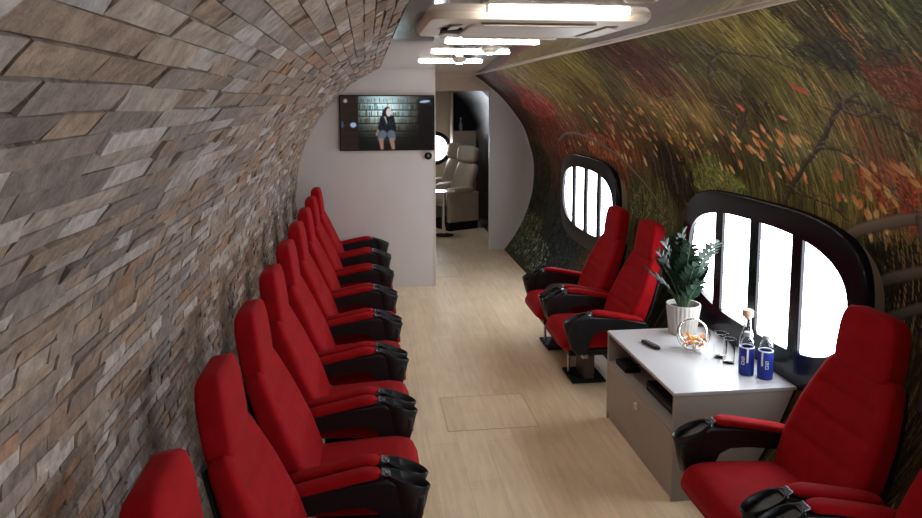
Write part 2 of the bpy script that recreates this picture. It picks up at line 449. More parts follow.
    clump(6.6, 1.78, .5, .14, [(170, 70, 34), (150, 90, 40), (190, 100, 50), (90, 50, 30)], 420, .07, .007, .8)
    clump(9.5, 1.15, .6, .5, [(34, 34, 22), (52, 54, 30), (24, 26, 20), (66, 66, 38)], 1500, .09, .011, 1.4)
    clump(9.4, .38, .6, .30, [(96, 104, 60), (60, 66, 44), (130, 134, 96), (40, 46, 36), (28, 34, 38)], 1400, .06, .010, 1.6)
    clump(7.9, .70, .55, .40, [(38, 46, 56), (30, 36, 44), (48, 54, 60), (70, 80, 60)], 900, .08, .012, 1.6)
    clump(8.6, .25, .5, .2, [(150, 160, 140), (60, 70, 60), (40, 50, 56), (100, 112, 80)], 260, .05, .009, 1.6)
    clump(2.72, 1.82, .24, .15, [(190, 66, 34), (160, 50, 30), (205, 96, 50), (120, 44, 28)], 420, .06, .006, .9)
    clump(2.32, 2.38, .16, .14, [(150, 72, 40), (120, 54, 32), (96, 50, 34)], 300, .05, .005, .9)
    clump(2.48, 2.56, .30, .09, [(48, 50, 30), (66, 64, 36), (38, 40, 28), (84, 80, 40)], 260, .07, .004, .6)
    clump(3.55, 2.20, .3, .14, [(60, 46, 28), (46, 36, 24), (90, 60, 34)], 260, .10, .005, .4)
    clump(5.0, 1.62, .3, .25, [(34, 30, 18), (52, 44, 26), (24, 22, 16)], 380, .12, .005, .4)
    clump(4.15, 2.66, .5, .08, [(100, 48, 36), (76, 38, 30), (60, 40, 30)], 380, .06, .006, .6)
    # green stalks in front, bottom right
    for k in range(260):
        y = rng.uniform(2.4, 3.5); s = rng.uniform(1.35, 2.0); L = rng.uniform(.15, .4)
        col = np.array(srgb(*[(128, 128, 52), (104, 112, 44), (150, 132, 60), (86, 92, 40)][rng.integers(4)])[:3])
        stroke([(y, s), (y - .1 * L, s + .5 * L), (y - .3 * L, s + L)], .0035, .0015, col, .85)
    # hanging orange leaves
    leafcols = [(212, 146, 74), (196, 124, 58), (220, 162, 92), (184, 104, 46), (204, 132, 58)]
    def leaf(y, s, l, an, col):
        d = np.array((math.cos(an), math.sin(an))) * l
        P = np.array((y, s))
        a, b = P, P + d
        m = l + .01
        i0, i1 = np.searchsorted(Yv, [y - m, y + m]); j0, j1 = np.searchsorted(Sv, [s - m, s + m])
        if i1 <= i0 or j1 <= j0: return
        Y = YY[j0:j1, i0:i1]; S = SS[j0:j1, i0:i1]
        t = ((Y - y) * d[0] + (S - s) * d[1]) / (l * l)
        e = np.abs((Y - y) * d[1] - (S - s) * d[0]) / l
        wv = l * .24 * np.sin(PI * np.clip(t, 0, 1)) ** .8
        al = ((t > 0) & (t < 1) & (e < wv)) * .92
        mid = (e < l * .02)
        cc = np.array(srgb(*col)[:3])[None, None] * (1 - .35 * mid)[..., None] * (.8 + .4 * np.clip(t, 0, 1))[..., None]
        img[j0:j1, i0:i1] = img[j0:j1, i0:i1] * (1 - al[..., None]) + cc * al[..., None]
    def leaves(y, s, ry, rs, n, l):
        for k in range(n):
            leaf(y + rng.normal(0, ry), s + rng.normal(0, rs), l * rng.uniform(.7, 1.25), rng.normal(-PI / 2 - .2, .45), leafcols[rng.integers(5)])
    leaves(3.75, 2.08, .22, .12, 26, .062); leaves(3.25, 2.12, .10, .05, 9, .075); leaves(3.4, 1.92, .14, .07, 12, .065)
    leaves(2.88, 1.93, .10, .09, 12, .075); leaves(2.95, 1.75, .12, .07, 14, .07); leaves(2.6, 1.95, .08, .06, 7, .06)
    leaves(5.2, 2.12, .4, .14, 20, .07); leaves(6.4, 1.92, .5, .14, 16, .09); leaves(5.6, 1.9, .4, .12, 14, .08); leaves(4.6, 1.95, .25, .1, 12, .065)
    leaves(6.2, 2.2, .6, .12, 18, .09); leaves(7.6, 1.55, .3, .15, 12, .10)
    for y, s in [(2.98, 2.43), (2.95, 2.41), (3.6, 2.3)]: leaf(y, s, .08, -2.2, (196, 84, 44))
    # bare branches
    bc = np.array(srgb(76, 62, 48)[:3]); bd = np.array(srgb(34, 27, 20)[:3]); bl = np.array(srgb(120, 106, 96)[:3])
    BR = {'A': [(3.32, 2.72), (3.38, 2.63), (3.56, 2.55), (3.71, 2.41), (3.73, 2.3), (3.72, 2.2), (3.83, 2.05)],
          'A2': [(3.38, 2.63), (3.24, 2.66), (3.12, 2.63), (2.96, 2.59), (2.86, 2.51), (2.83, 2.43)],
          'A3': [(3.83, 2.05), (3.54, 2.26), (3.45, 2.36), (3.39, 2.44), (3.23, 2.5)],
          'B': [(3.67, 1.62), (3.53, 1.76), (3.33, 1.91), (3.13, 2.03), (2.93, 2.16), (2.76, 2.29), (2.67, 2.32), (2.58, 2.29), (2.52, 2.23), (2.48, 2.16), (2.43, 2.12)],
          'B2': [(3.13, 2.03), (2.99, 2.04), (2.91, 2.01), (2.82, 1.92), (2.72, 1.81), (2.62, 1.76)],
          'B3': [(3.56, 1.74), (3.39, 1.73), (3.22, 1.7), (3.1, 1.64)],
          'B4': [(2.76, 2.29), (2.75, 2.25), (2.68, 2.23), (2.58, 2.26)]}
    W = {'A': (.006, .009), 'A2': (.006, .003), 'A3': (.009, .003), 'B': (.014, .007), 'B2': (.006, .003), 'B3': (.005, .003), 'B4': (.006, .003)}
    for k, pl in BR.items():
        w0, w1 = W[k]
        fine = []
        for a, b in zip(pl, pl[1:]):
            for t in (0, .34, .67):
                fine.append((a[0] + (b[0] - a[0]) * t + rng.normal(0, .004), a[1] + (b[1] - a[1]) * t + rng.normal(0, .004)))
        fine.append(pl[-1])
        stroke(fine, w0 * 1.25, w1 * 1.25, bd, .8)
        stroke(fine, w0, w1, bc, .95, shade=.5)
        for q in range(4 * len(pl)):                  # twigs
            p = fine[rng.integers(len(fine))]; an = rng.uniform(.2, PI - .2); l = rng.uniform(.03, .12)
            p2 = (p[0] + l * math.cos(an), p[1] + l * math.sin(an)); an += rng.normal(0, .8)
            p3 = (p2[0] + .5 * l * math.cos(an), p2[1] + .5 * l * math.sin(an))
            stroke([p, p2, p3], .0035, .0018, bl if rng.random() < .4 else bc, .9)
    for k in range(40):                               # thin dead stems mid-field
        y = rng.uniform(4.6, 6.8); s = rng.uniform(1.3, 1.9); L = rng.uniform(.2, .5)
        stroke([(y, s), (y - .05 * L, s + .6 * L), (y - .22 * L, s + L)], .006, .003, bd if k % 2 else bl * .8, .8)
    # weathered arched rails printed in the foreground
    rail = np.array(srgb(112, 102, 90)[:3]); raild = np.array(srgb(50, 46, 42)[:3])
    def arcline(pl, w_, col, sh=.35):
        pl = np.array(pl); t = np.linspace(0, len(pl) - 1, 30)
        sm = np.stack([np.interp(t, range(len(pl)), pl[:, k]) for k in (0, 1)], 1)
        k = np.array((.25, .5, .25)); sm[1:-1] = (sm[:-2] * .25 + sm[1:-1] * .5 + sm[2:] * .25)
        stroke(sm, w_ * 1.15, w_ * 1.15, raild, .9); stroke(sm, w_, w_, col, .95, shade=sh)
    arcline([(8.2, 1.75), (7.76, 1.87), (7.26, 1.9), (6.69, 1.83), (6.2, 1.73), (5.79, 1.56), (5.53, 1.4), (5.45, 1.31)], .020, rail)
    arcline([(7.24, 1.89), (7.24, 1.76), (7.24, 1.6)], .016, rail * .8)
    arcline([(6.79, 1.72), (6.47, 1.47), (5.9, 1.18)], .012, rail * .7)
    clump(2.75, 1.38, .3, .2, [(34, 32, 28), (46, 42, 34), (28, 26, 24), (60, 54, 40)], 700, .08, .008, .6)
    for k in range(60):
        y = rng.uniform(2.4, 2.9); s = rng.uniform(1.1, 1.55); L = rng.uniform(.1, .25)
        stroke([(y, s), (y - .15 * L, s + L)], .003, .0015, np.array(srgb(150, 128, 62)[:3]), .8)
    arcline([(3.35, 1.42), (3.16, 1.55), (3.05, 1.61), (2.88, 1.67), (2.72, 1.72), (2.4, 1.78)], .030, rail)
    arcline([(3.05, 1.33), (2.89, 1.41), (2.69, 1.49), (2.4, 1.56)], .027, rail * .72)
    arcline([(2.95, 1.2), (2.72, 1.32), (2.4, 1.42)], .024, rail * .62)
    arcline([(2.64, 1.73), (2.66, 1.3), (2.66, .9)], .022, rail * .8)
    stroke([(3.6, 1.60), (3.2, 1.60), (3.0, 1.50), (2.85, 1.42)], .004, .002, bc, .9)
    lum = (img @ np.array((.3, .6, .1)))[..., None]
    img[:] = np.clip((.84 * img + .16 * lum) * (lum / .10) ** .22 * MURAL_GAIN, .002, .8)
    # mesh
    z_ = np.interp(SS, SR, zz); x_ = X0 + np.interp(z_, zz, HR)
    co = np.stack([x_, YY, z_], -1).reshape(-1, 3).astype(np.float32)
    idx = np.arange(ns * ny).reshape(ns, ny)
    q = np.stack([idx[:-1, :-1], idx[1:, :-1], idx[1:, 1:], idx[:-1, 1:]], -1).reshape(-1, 4)
    me = bpy.data.meshes.new('wall_right')
    me.vertices.add(len(co)); me.vertices.foreach_set('co', co.ravel())
    me.loops.add(q.size); me.loops.foreach_set('vertex_index', q.ravel().astype(np.int32))
    me.polygons.add(len(q)); me.polygons.foreach_set('loop_start', np.arange(0, q.size, 4, dtype=np.int32))
    me.update(calc_edges=True)
    me.polygons.foreach_set('use_smooth', np.ones(len(q), bool))
    ca = me.color_attributes.new('Col', 'FLOAT_COLOR', 'POINT')
    arr = np.ones((ns * ny, 4), np.float32); arr[:, :3] = img.reshape(-1, 3)
    ca.data.foreach_set('color', arr.ravel())
    me.materials.append(M['mural']); me.validate(); me.update()
    o = bpy.data.objects.new('wall_right', me); COL.objects.link(o); o['kind'] = 'structure'
mural_wall()

# ---- grey partition with the screen (a closed compartment), right partition, lintel
def prof_pts(tab, side, z0, z1, n=30, d=0.0):
    return [(X0 + side * (hw(z, tab) + d), z) for z in np.linspace(z0, z1, n)]
XD0, XD1 = .767, 1.722
bm = bmesh.new()
prism(bm, prof_pts(_hl, -1, 0, ZC, d=.01) + [(XD0, ZC), (XD0, 0)], YP, YR)
struct('wall_front', bm, M['part'])
bm = bmesh.new()
prism(bm, [(XD1, 0)] + prof_pts(_hr, 1, 0, 2.285, d=.012) + [(XD1, 2.285)], YR, YR + .05)
struct('wall_divider', bm, M['part'])
struct('trim_3', bx(XD0 - .004, XD0 + .006, YP - .006, YP + .03, 0, ZC - .002), M['white'])
struct('trim_4', bx(XD1 - .012, XD1 + .004, YR - .008, YR + .055, 0, 2.26), M['white'])
bm = bmesh.new()
prism(bm, [(XD0, 2.24), (XD1, 2.24), (XD1, 2.285)] + prof_pts(_hr, 1, 2.295, ZC, 8, d=.012) + [(XD0, ZC)], YR, YR + .05)
struct('wall_lintel', bm, M['lintel'])

# ---- cabin beyond the doorway
bm = bmesh.new()
fz = [(1.93, 0), (1.99, .3), (2.03, .7), (2.04, 1.1), (2.03, 1.4), (1.95, 1.75), (1.8, 2.05), (1.55, 2.3), (1.3, 2.42)]
loft(bm, [[Vector((x, y, z)) for x, z in fz] for y in (YR + .05, YE)], cap=False, closed=False)
struct('wall_far_right', bm, mat('dark_gloss_panel', (0.02, 0.02, 0.024, 1), rough=0.22, noise=0.1), smooth=True)
struct('ceiling_far', bx(-.6, 2.4, YR + .05, YE, 2.42, 2.47), M['part'])
struct('wall_far_left', bx(-.6, -.5, YR, YE, 0, 2.45), M['cream'])
struct('wall_far_end', bx(-.6, 2.4, YE, YE + .06, -.05, 2.45), M['cream'])

# ---- windows
def outline(cy, cz, a, b, e, n=72):
    return [(cy + p, cz + q) for p, q in sup(n, a, b, e)]
def side_window(name, cy, sill=False):
    cz, ca, cb = 1.05, .965, .475
    out = outline(cy, 1.05, ca, .485, 3.8)
    win = outline(cy, 1.075, .845, .327, 2.9)
    XF = 2.25
    root_bm = bmesh.new()
    # black front slab with the opening, rounded outer edge
    ring = lambda pts, x, k=1.0: [Vector((x, cy + (p - cy) * k, 1.06 + (q - 1.06) * k)) for p, q in pts]
    rings = [ring(out, XF + .05), ring(out, XF + .015), [Vector((XF + .003, cy + (p - cy) * .992, 1.06 + (q - 1.06) * .985)) for p, q in out],
             [Vector((XF, cy + (p - cy) * .98, 1.06 + (q - 1.06) * .965)) for p, q in out],
             ring(win, XF), [Vector((XF + .004, p, q)) for p, q in win], [Vector((XF + .035, p, q)) for p, q in win]]
    loft(root_bm, rings, cap=False)
    w_ = struct(name, root_bm, M['gloss'], smooth=True)
    bm = bmesh.new()
    def wallx(z): return X0 + hw(max(z, 0)) + .01
    loft(bm, [[Vector((XF + .045, cy + (p - cy) * .985, 1.06 + (q - 1.06) * .98)) for p, q in out], [Vector((XF + .05, p * 1.0 + 0, q)) for p, q in out], [Vector((max(wallx(q), XF + .055), cy + (p - cy) * 1.0, q)) for p, q in out]], cap=False)
    struct('window_casing', bm, M['casing'], w_, smooth=True)
    for k in (-1, 0, 1):
        c = cy + k * .425 + .01
        struct('window_bar', bx(XF + .004, XF + .034, c - .045, c + .045, .745, 1.405, bev=.004), M['gloss'], w_)
    # four lit frosted panes
    ed = [cy - .843, cy - .415, cy + .01, cy + .435, cy + .843]
    for a, b in zip(ed, ed[1:]):
        top = []; 
        ys = np.linspace(a, b, 14)
        def zb(y):
            t = min(1, abs((y - cy) / .843)); return .326 * max(0.0, (1 - t ** 2.9)) ** (1 / 2.9)
        poly = [(y, 1.075 + zb(y)) for y in ys] + [(y, 1.075 - zb(y)) for y in ys[::-1]]
        bm = bmesh.new(); prism(bm, poly, XF + .026, XF + .032, axis='x')
        struct('window_pane', bm, M['pane'], w_)
    return w_
side_window('window_1', 3.90); side_window('window_2', 7.19); side_window('window_3_added', .61)  # the last one is unseen, added behind the camera to light the cabin

def porthole():
    bm = bmesh.new(); c = (1.30, 1.21)
    def rg(r, y): return [Vector((c[0] + r * math.cos(2 * PI * i / 40), y, c[1] + r * math.sin(2 * PI * i / 40))) for i in range(40)]
    loft(bm, [rg(.32, YE), rg(.315, YE - .04), rg(.295, YE - .055), rg(.25, YE - .05), rg(.232, YE - .015)], cap=False)
    w_ = struct('window_4', bm, M['gloss'], smooth=True)
    bm = bmesh.new(); loft(bm, [rg(.234, YE - .012), rg(.234, YE - .018)])
    struct('window_pane', bm, M['pane'], w_)
porthole()

# ================================================================== CHAIRS
def chair_parts(t):
    # local frame: chair faces +x, back plane near x = 0, y sideways
    # --- backrest: reclined soft block with bolsters and stitched grooves
    B, T = Vector((.40, 0, .35)), Vector((.158, 0, .945))
    ax = (T - B).normalized(); fw = Vector((ax.z, 0, -ax.x))
    rings = []
    for i in range(41):
        t_ = i / 40
        c = B.lerp(T, t_)
        wd = float(np.interp(t_, [0, .05, .15, .35, .60, .80, .92, .965, .99, 1], [.235, .258, .268, .285, .272, .240, .216, .205, .185, .16]))
        th = float(np.interp(t_, [0, .05, .3, .7, .93, .985, 1], [.045, .060, .066, .056, .048, .038, .022]))
        gro = sum(math.exp(-((t_ - g) / .018) ** 2) for g in (.34, .56, .76)) * .015
        ring = []
        for p, q in sup(44, wd, th, 5.5):
            a = abs(p) / wd
            f = q
            if q > 0:
                f = q - gro * (a < .80) * min(1, q / th * 1.2) - .010 * (1 - min(1, (a / .8)) ** 4) * (q / th)
            ring.append(c + Vector((0, p, 0)) + fw * f)
        rings.append(ring)
    bm = bmesh.new(); loft(bm, rings); obj('backrest', bm, M['red'], t, True)
    # --- rear shell
    rings = []
    for i in range(13):
        t_ = i / 12
        c = B.lerp(T, t_ * .96) - fw * float(np.interp(t_, [0, .5, 1], [.062, .070, .052]))
        wd = float(np.interp(t_, [0, .15, .40, .75, 1], [.24, .262, .278, .24, .19]))
        rings.append([c + Vector((0, p, 0)) + fw * q for p, q in sup(20, wd, .016, 4)])
    bm = bmesh.new(); loft(bm, rings); obj('back_shell', bm, M['black'], t, True)
    # --- headrest
    B2, T2 = Vector((.168, 0, .912)), Vector((.130, 0, 1.192))
    ax2 = (T2 - B2).normalized(); fw2 = Vector((ax2.z, 0, -ax2.x))
    rings = []
    for i in range(25):
        t_ = i / 24
        c = B2.lerp(T2, t_)
        wd = float(np.interp(t_, [0, .03, .2, .6, .8, .9, .955, .985, 1], [.160, .170, .176, .174, .166, .154, .138, .118, .09]))
        th = float(np.interp(t_, [0, .03, .3, .7, .92, .98, 1], [.044, .049, .052, .052, .046, .038, .024]))
        rings.append([c + Vector((0, p, 0)) + fw2 * q for p, q in sup(36, wd, th, 7)])
    bm = bmesh.new(); loft(bm, rings); obj('headrest', bm, M['red'], t, True)
    # --- seat cushion
    rings = []
    for i in range(25):
        t_ = i / 24
        x = .38 + .515 * t_
        top = float(np.interp(t_, [0, .5, .8, .92, .975, 1], [.415, .435, .442, .430, .405, .36]))
        bot = float(np.interp(t_, [0, .7, .92, 1], [.30, .285, .275, .31]))
        wd = float(np.interp(t_, [0, .6, .9, 1], [.262, .268, .262, .235]))
        rings.append([Vector((x, p, (top + bot) / 2 + q)) for p, q in sup(32, wd, (top - bot) / 2, 4.5)])
    bm = bmesh.new(); loft(bm, rings); obj('seat', bm, M['red'], t, True)
    bm = bmesh.new(); box(bm, .42, .84, -.24, .24, .245, .292, bev=.012); obj('seat_base', bm, M['black'], t)
    # --- arms
    for s in (-1, 1):
        y = s * .312
        poly = [(.28, .475), (.30, .515), (.50, .548), (.72, .575), (.74, .573), (.88, .495), (.875, .42), (.85, .34), (.81, .295), (.74, .29),
                (.725, .34), (.72, .41), (.695, .455), (.64, .480), (.55, .480), (.42, .452), (.30, .425)]
        bm = bmesh.new(); prism(bm, poly, y - .043, y + .043, bev=.012)
        arm = obj('armrest', bm, M['black'], t, False)
        rings = []
        for i in range(21):
            t_ = i / 20
            x = .305 + .405 * t_
            zc = float(np.interp(t_, [0, .5, .8, 1], [.520, .562, .586, .590]))
            k = max(.02, math.sqrt(max(0, 1 - (2 * t_ - 1) ** 8)))
            rings.append([Vector((x, y + p, zc + q)) for p, q in sup(20, .041 * k, .021 * k, 2.8)])
        bm = bmesh.new(); loft(bm, rings); obj('arm_pad', bm, M['red'], arm, True)
        # cup holder: an open oval shell with a sloping rim
        rings = []
        cx = .812
        def rim(a, x_, z_, dz): return [Vector((cx + a[0] * math.cos(q), y + a[1] * math.sin(q), z_ + dz * math.cos(q))) for q in [2 * PI * k / 32 for k in range(32)]]
        sh = [((.058, .042), .39, -.0), ((.074, .048), .45, -.008), ((.086, .051), .52, -.022), ((.095, .054), .555, -.034), ((.092, .052), .561, -.036), ((.084, .047), .557, -.035),
              ((.070, .040), .50, -.012), ((.060, .036), .455, 0), ((.02, .015), .452, 0)]
        for a, z_, dz in sh: rings.append(rim(a, 0, z_, dz))
        bm = bmesh.new(); loft(bm, rings); obj('cup_holder', bm, M['black'], arm, True)
        bm = bmesh.new(); box(bm, -.018, .018, -.027, .027, -.003, .003, bev=.001)
        bmesh.ops.rotate(bm, verts=bm.verts[:], cent=(0, 0, 0), matrix=Matrix.Rotation(.35, 3, 'Y'))
        bmesh.ops.translate(bm, verts=bm.verts[:], vec=(.722, y, .589))
        obj('number_plate', bm, M['plate'], arm)
    # crossbar under the seat, central pedestal and floor plate
    bm = bmesh.new(); box(bm, .70, .745, -.27, .27, .235, .262, bev=.006); obj('crossbar', bm, M['steel'], t)
    bm = bmesh.new(); box(bm, .60, .68, -.11, .11, .018, .25, bev=.006); leg = obj('pedestal', bm, M['pedestal'], t)
    bm = bmesh.new(); box(bm, .52, .78, -.15, .15, 0, .020, bev=.005); obj('foot', bm, M['matteblack'], leg)
    bm = bmesh.new(); tube(bm, [(.74, -.06, .25), (.755, -.06, .12), (.75, -.06, .012)], .012, 10); obj('front_leg', bm, M['steel'], t, True)

proto = None
PITCH = .733
XL, XRt = -.66, 2.325
lab = ['nearest the camera', 'second from the camera', 'third from the camera', 'fourth from the camera', 'middle one of nine',
       'fourth from the grey partition', 'third from the grey partition', 'second from the grey partition', 'last, touching grey partition']
for i in range(9):
    l = 'red fabric cinema chair in the row along the stone wall, ' + lab[i]
    loc = (XL, 1.77 + PITCH * i, 0)
    if proto is None:
        proto = thing('cinema_chair', l, 'chair', loc, 0, 'red chairs along the stone wall'); chair_parts(proto)
    else: dup(proto, loc, 0, l, 'red chairs along the stone wall')
for y, l in ((5.905, 'red fabric cinema chair under the mural, far one of the pair beside the far window'),
             (5.17, 'red fabric cinema chair just behind the grey cabinet, near one of the pair'),
             (2.78, 'red fabric cinema chair in front of the grey cabinet, whole backrest in view'),
             (2.045, 'red fabric cinema chair cut off by the right bottom corner of the photo')):
    dup(proto, (XRt if y < 4 else 2.285, y, 0), PI, l, 'red chairs along the mural wall')

# ================================================================== CABINET and what stands on it
CX0, CX1, CY0, CY1, CH = 1.567, 2.248, 3.41, 4.445, .595
cab = thing('low_cabinet', 'low grey cabinet with open niche and drawer, between the red chairs under the window', 'cabinet', ((CX0 + CX1) / 2, (CY0 + CY1) / 2, 0))
def cpart(name, m, parent, x0, x1, y0, y1, z0, z1, bev=.0015):
    ox, oy = (CX0 + CX1) / 2, (CY0 + CY1) / 2
    return obj(name, bx(x0 - ox, x1 - ox, y0 - oy, y1 - oy, z0, z1, bev=bev), m, parent)
cpart('cabinet_top', M['cabtop'], cab, CX0 - .002, CX1, CY0 - .002, CY1 + .002, CH - .019, CH)
for sy in (CY0, CY1 - .018):                                          # gable ends, scribed to the curved wall
    bm = bmesh.new(); ox, oy = (CX0 + CX1) / 2, (CY0 + CY1) / 2
    prism(bm, [(x_ - ox, z_) for x_, z_ in ((CX0, 0), (1.90, 0), (2.05, .2), (2.16, .4), (2.235, CH - .019), (CX0, CH - .019))], sy - oy, sy + .018 - oy, bev=.0015)
    obj('side_panel', bm, M['cab'], cab)
cpart('shelf', M['cab'], cab, CX0 + .002, 1.892, CY0 + .018, CY1 - .018, .375, .393)
cpart('back_panel', M['cab_shade'], cab, 1.892, 1.905, CY0 + .018, CY1 - .018, .03, CH - .019)
cpart('plinth', M['cab'], cab, CX0 + .012, CX0 + .03, CY0 + .018, CY1 - .018, 0, .055)
dr = cpart('drawer', M['cab'], cab, CX0 + .001, CX0 + .02, CY0 + .020, CY1 - .020, .058, .371)
cpart('knob', M['white'], dr, CX0 - .016, CX0 + .001, 3.90, 3.93, .285, .327, bev=.004)
# media player lying in the niche, small black box beside it
t = thing('media_player', 'flat black media player lying in the open niche of the grey cabinet', 'media player', (1.735, 3.72, .393))
obj('case', bx(-.10, .11, -.22, .22, .004, .058, bev=.004), M['matteblack'], t)
obj('front_strip', bx(-.1025, -.099, -.2, .2, .02, .042), M['gloss'], t)
for sx in (-.08, .09):
    for sy in (-.19, .19): obj('foot', bx(sx - .01, sx + .01, sy - .01, sy + .01, 0, .0045), M['black'], t)
t = thing('power_adapter', 'small black power adapter at the far end of the cabinet niche', 'power adapter', (1.65, 4.29, .393))
obj('case', bx(-.05, .05, -.09, .09, 0, .035, bev=.006), M['matteblack'], t)
bm = bmesh.new(); tube(bm, [(.05, 0, .018), (.12, .02, .012), (.25, -.02, .008), (.4, .0, .008)], .004); obj('cable', bm, M['matteblack'], t, True)

# remote control
t = thing('remote_control', 'small black remote control lying on the pale cabinet top', 'remote control', (1.728, 4.12, CH), rotz=.25)
rings = []
for i in range(13):
    k = i / 12; yy = -.085 + .17 * k; e = max(.35, math.sqrt(max(0, 1 - (2 * k - 1) ** 6)))
    rings.append([Vector((p, yy, .0105 + q)) for p, q in sup(16, .023 * e, .010 * e, 3)])
bm = bmesh.new(); loft(bm, rings); obj('case', bm, M['black'], t, True)
for i in range(4):
    for j in (-1, 0, 1):
        obj('button', bx(j * .012 - .004, j * .012 + .004, -.05 + i * .028 - .004, -.05 + i * .028 + .004, .0195, .0225, bev=.001), M['greycap'], t)

# potted plant
PX, PY = 2.035, 4.34
t = thing('potted_plant', 'dark green feathery plant in a ribbed pale grey pot on the cabinet', 'plant', (PX, PY, CH))
bm = bmesh.new(); rings = []
n = 96
def potr(r0, z, rib): return [Vector(((r0 + rib * math.cos(24 * 2 * PI * i / n)) * math.cos(2 * PI * i / n), (r0 + rib * math.cos(24 * 2 * PI * i / n)) * math.sin(2 * PI * i / n), z)) for i in range(n)]
loft(bm, [potr(.07, 0, 0), potr(.083, 0, 0), potr(.086, .006, .0025), potr(.107, .185, .0028), potr(.109, .192, .001), potr(.108, .197, 0), potr(.101, .197, 0), potr(.099, .165, 0)], cap=False)
bm.faces.new([v for v in bm.verts][:n][::-1])
obj('pot', bm, M['pot'], t, True)
bm = bmesh.new(); lathe(bm, [(.0995, .168), (.06, .176), (.01, .178)], 32, cap=True); obj('soil', bm, M['soil'], t, True)
def zz_stem(az, lean, L, curve, seed):
    r_ = random.Random(seed)
    d = Vector((math.cos(az), math.sin(az), 0)); pts = []
    for i in range(15):
        k = i / 14; off = lean * k + curve * k * k
        pts.append(Vector((0, 0, .165)) + d * (.025 + L * off) + Vector((0, 0, L * (k * (1 - .22 * abs(curve) * k)))))
    bm = bmesh.new(); tube(bm, pts, [.0085 - .006 * i / 14 for i in range(15)], 8)
    st = obj('stem', bm, M['stem'], t, True)
    bm = bmesh.new()
    nl = int(12 + L * 22)
    for j in range(nl):
        k = .25 + .75 * (j // 2 + .5) / (nl / 2)
        k = min(k, 1.0); f = k * 14; a = int(min(f, 13)); p = pts[a].lerp(pts[a + 1], f - a)
        dirv = (pts[min(a + 1, 14)] - pts[a]).normalized()
        side = dirv.cross(d).normalized() * (1 if j % 2 else -1)
        ld = (side * 1.0 + dirv * r_.uniform(.6, 1.0) + Vector((r_.uniform(-.2, .2), r_.uniform(-.2, .2), r_.uniform(-.05, .25)))).normalized()
        ln = .100 * (1 - .35 * abs(k - .55) / .45) * r_.uniform(.85, 1.1); wd = ln * .23
        up = dirv.cross(ld).normalized() if abs(dirv.dot(ld)) < .98 else Vector((0, 0, 1))
        wv = ld.cross(up).normalized()
        prof = [(0, .12), (.2, .75), (.45, 1), (.7, .8), (.88, .42), (1, .03)]
        L_, R_, C_, U_ = [], [], [], []
        for (q, ww) in prof:
            b_ = p + ld * ln * q - up * ln * .12 * q * q
            L_.append(bm.verts.new(b_ + wv * wd * ww + up * .004 * ww)); R_.append(bm.verts.new(b_ - wv * wd * ww + up * .004 * ww)); C_.append(bm.verts.new(b_)); U_.append(bm.verts.new(b_ - up * .0025 * ww - up * .0004))
        for a_, b_ in zip(range(5), range(1, 6)):
            bm.faces.new((L_[a_], L_[b_], C_[b_], C_[a_])); bm.faces.new((C_[a_], C_[b_], R_[b_], R_[a_]))
            bm.faces.new((L_[b_], L_[a_], U_[a_], U_[b_])); bm.faces.new((R_[a_], R_[b_], U_[b_], U_[a_]))
    obj('leaflets', bm, M['leaf'], st, True)
# azimuth, lean, length, curve
for a in [(-1.35, .10, .54, .42, 1), (2.6, .12, .44, .12, 2), (3.5, .22, .34, .30, 3), (2.2, .05, .50, -.05, 4), (-.6, .10, .36, .2, 5), (1.2, .12, .38, .2, 6),
          (4.1, .14, .42, .15, 7), (2.9, .35, .26, .4, 8), (5.0, .25, .22, .3, 9), (-1.9, .14, .50, .30, 10), (3.1, .05, .36, .1, 11), (2.4, .2, .36, .2, 12), (3.8, .1, .48, .1, 13), (4.6, .18, .32, .25, 14), (.3, .2, .28, .3, 15)]:
    zz_stem(*a)

# tilted round glass bowl with sweets
BX, BY, BR_ = 1.95, 4.01, .098
axis = Vector((-.42, -.72, .50)).normalized()
t = thing('glass_bowl', 'round tilted glass bowl of sweets on the cabinet, beside the plant pot', 'bowl', (BX, BY, CH))
def tilt(bm, c):
    q = Vector((0, 0, 1)).rotation_difference(axis)
    for v in bm.verts: v.co = q @ v.co + c
cb = Vector((0, 0, BR_ + .0008))
bm = bmesh.new(); pr = []
for i in range(25):
    th = PI - (PI - .92) * i / 24; pr.append((max(.0005, BR_ * math.sin(th)), BR_ * math.cos(th)))
for i in range(25):
    th = .92 + (PI - .92) * i / 24; pr.append((max(.0005, (BR_ - .003) * math.sin(th)), (BR_ - .003) * math.cos(th)))
lathe(bm, pr, 40, cap=True); tilt(bm, cb); obj('bowl_body', bm, M['glass'], t, True)
bm = bmesh.new(); rr, rz = BR_ * math.sin(.92), BR_ * math.cos(.92)
ring = [[Vector(((rr + .004 * math.cos(q)) * math.cos(a), (rr + .004 * math.cos(q)) * math.sin(a), rz + .004 * math.sin(q))) for q in [2 * PI * k / 8 for k in range(8)]] for a in [2 * PI * k / 40 for k in range(41)]]
loft(bm, ring, cap=False); tilt(bm, cb); obj('rim', bm, M['chrome'], t, True)
pos = []
for i in range(4000):
    p = Vector((random.uniform(-1, 1), random.uniform(-1, 1), random.uniform(-1, -.12))) * (BR_ - .016)
    if p.length < BR_ - .019 and p.dot(axis) < .02 and all((p - q).length > .0215 for q in pos): pos.append(p)
    if len(pos) >= 30: break
sw = []
